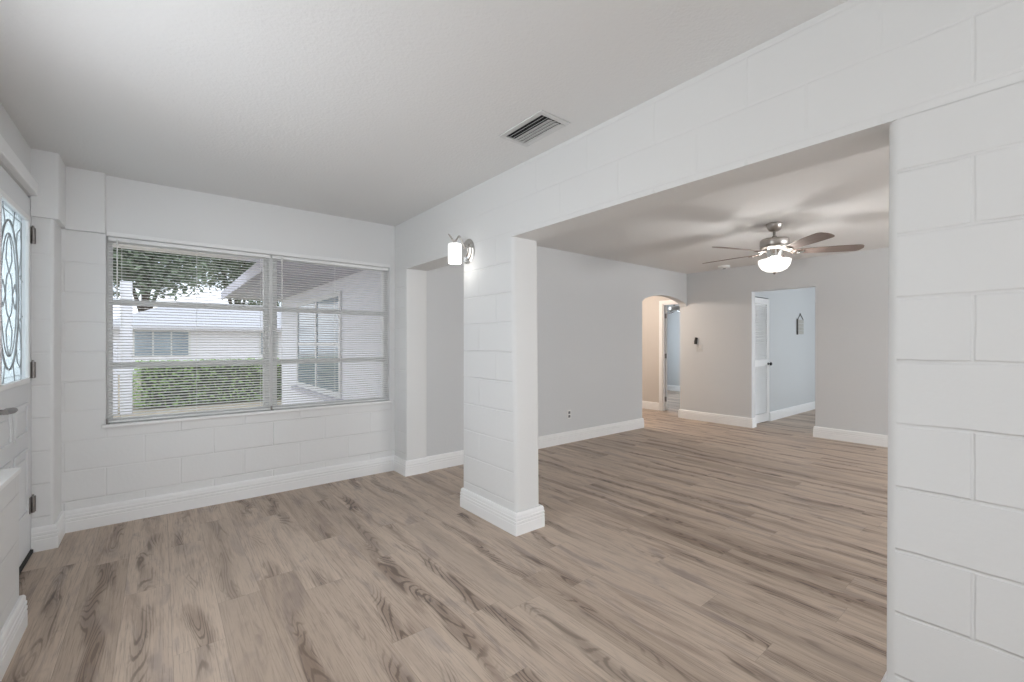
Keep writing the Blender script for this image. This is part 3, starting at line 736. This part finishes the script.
# wing of the same house: wall, window, soffit and fascia
S('wall_wing', MB().box(2.0, 2.12, 4.42, 10.2, -0.1, 2.5), M['extwall'])
b = MB()
for y0, y1, z0, z1 in ((6.3, 8.8, .50, .58), (6.3, 8.8, 1.95, 2.02), (6.3, 6.37, .58, 1.95), (8.73, 8.8, .58, 1.95), (7.5, 7.57, .58, 1.95)):
    b.box(1.97, 2.0, y0, y1, z0, z1)
w3 = S('window_3', b, M['alum'])
for y0, y1 in ((6.37, 7.5), (7.57, 8.73)):
    MB().box(1.985, 1.995, y0, y1, .58, 1.95).build('pane', M['extglass'], w3)
    MB().box(1.975, 1.999, y0, y1, 1.24, 1.29).build('rail', M['alum'], w3)
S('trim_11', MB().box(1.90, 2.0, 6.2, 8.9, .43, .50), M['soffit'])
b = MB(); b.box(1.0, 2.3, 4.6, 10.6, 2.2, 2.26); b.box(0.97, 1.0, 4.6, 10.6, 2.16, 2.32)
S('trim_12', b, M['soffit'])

def leafy(mb, cx, cy, cz, rx, ry, rz, n, size, boxy=False):
    for _ in range(n):
        if boxy:
            p = Vector((random.uniform(-1, 1)*rx, random.uniform(-1, 1)*ry, random.uniform(-1, 1)*rz))
            ax = random.choice((1, 1, 2, 2, 0)); p[ax] = (rx, ry, rz)[ax]*(random.choice((-1, 1)) if ax != 1 else random.choice((-1, -1, 1)))*random.uniform(.82, 1.08)
        else:
            d = Vector((random.gauss(0, 1), random.gauss(0, 1), random.gauss(0, 1))).normalized()*random.uniform(.55, 1.05)
            p = Vector((d.x*rx, d.y*ry, d.z*rz))
        c = Vector((cx, cy, cz))+p
        q = Matrix.Rotation(random.uniform(0, 6.28), 3, 'Z') @ Matrix.Rotation(random.uniform(-1.2, 1.2), 3, 'X') @ Matrix.Rotation(random.uniform(0, 6.28), 3, 'Z')
        s_ = size*random.uniform(.6, 1.3)
        vs = [mb.bm.verts.new(c+q @ Vector(v)) for v in ((0, -s_, 0), (s_*.5, 0, s_*.12), (0, s_, 0), (-s_*.5, 0, s_*.12))]
        mb.bm.faces.new(vs)
h = thing('hedge', 'clipped green garden hedge seen through the left blind', 'hedge', (1.9, 12.4, -0.1))
b = MB(); leafy(b, 0, 0, 0.5, 2.3, 0.45, 0.46, 11000, 0.038, True); b.build('foliage', M['leaf'], h)
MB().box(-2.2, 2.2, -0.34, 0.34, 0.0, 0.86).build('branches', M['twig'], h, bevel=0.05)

# white post and pierced block screen at the carport
t = thing('breeze_block_screen', 'white pierced block screen beside the post at left edge of the garden view', 'garden screen', (-0.83, 11.5, -0.1))
b = MB()
x0, x1 = -0.37, 0.19
cols = [(-0.27, -0.17), (-0.02, 0.08)]
b.box(x0, -0.27, 0, .12, 0, 1.42); b.box(-0.17, -0.02, 0, .12, 0, 1.42); b.box(0.08, x1, 0, .12, 0, 1.42)
for c0, c1 in cols:
    for k in range(10): b.box(c0, c1, 0, .12, k*0.15-(0 if k else 0), k*0.15+0.05 if k < 9 else 1.42)
b.build('pierced_blocks', M['extwall'], t)
tag(MB().box(-0.09, 0.09, -0.09, 0.09, 0, 2.6).build('porch_post', M['extwall'], loc=(-0.51, 11.5, -0.1), bevel=0.01), 'square white post left of the hedge outside', 'post')

# neighbour's house
t = thing('neighbour_house', 'white single storey house with pale roof across the garden', 'house', (6.0, 26.0, -0.1))
MB().box(-7.6, 12, 0, 6, 0, 2.2).build('walls', M['extwall'], t)
b = MB(); vs = [(-8.2, -.7, 2.15), (12.6, -.7, 2.15), (12.6, 6.7, 2.15), (-8.2, 6.7, 2.15), (-5.2, 3, 3.6), (9.4, 3, 3.6), (-8.2, -.7, 2.0), (12.6, -.7, 2.0), (12.6, 6.7, 2.0), (-8.2, 6.7, 2.0)]
V = [b.bm.verts.new(v) for v in vs]
for f in ((0, 1, 5, 4), (1, 2, 5), (2, 3, 4, 5), (3, 0, 4), (6, 7, 1, 0), (7, 8, 2, 1), (8, 9, 3, 2), (9, 6, 0, 3), (9, 8, 7, 6)): b.bm.faces.new([V[i] for i in f])
b.build('roof', M['roof'], t)
for x0, x1 in ((-6.9, -4.9), (-1.9, -1.1), (2, 4)):
    f = MB().box(x0-.06, x1+.06, -.05, 0, .78, 2.0).build('window', M['alum'], t)
    for k in range(3):
        a = x0+(x1-x0)*k/3+.03; MB().box(a, x0+(x1-x0)*(k+1)/3-.03, -.07, -.05, .84, 1.94).build('pane', M['extglass'], f)

# trees beyond the house
for i, (x, y, zc, rx, rz, lab) in enumerate(((-0.7, 34, 7.0, 3.9, 4.6, 'broad dark tree above the left end of the white house roof'), (5.0, 43, 8.2, 4.6, 5.2, 'dark tree behind the middle of the house roof, partly cut off by the porch soffit'))):
    t = thing('tree', lab, 'tree', (x, y, -0.1), group='trees beyond the house')
    b = MB()
    for k in range(9):
        a = 2*PI*k/9; leafy(b, rx*.45*math.cos(a), rx*.35*math.sin(a), zc+random.uniform(-.45, .45)*rz, rx*.52, rx*.5, rz*.5, 1300, 0.19)
    b.build('foliage', M['leaf2'], t)
    b = MB(); b.tube([(0, 0, 0), (0.1, 0, 2.5), (-.1, .1, zc)], [0.3, 0.22, 0.1], 10)
    for k in range(5):
        a = 2*PI*k/5; b.tube([(0, 0, 2.6), (1.2*math.cos(a), 1.2*math.sin(a), zc-.6), (2*math.cos(a), 2*math.sin(a), zc+.8)], [0.12, 0.08, 0.03], 6)
    b.build('trunk', M['bark'], t)
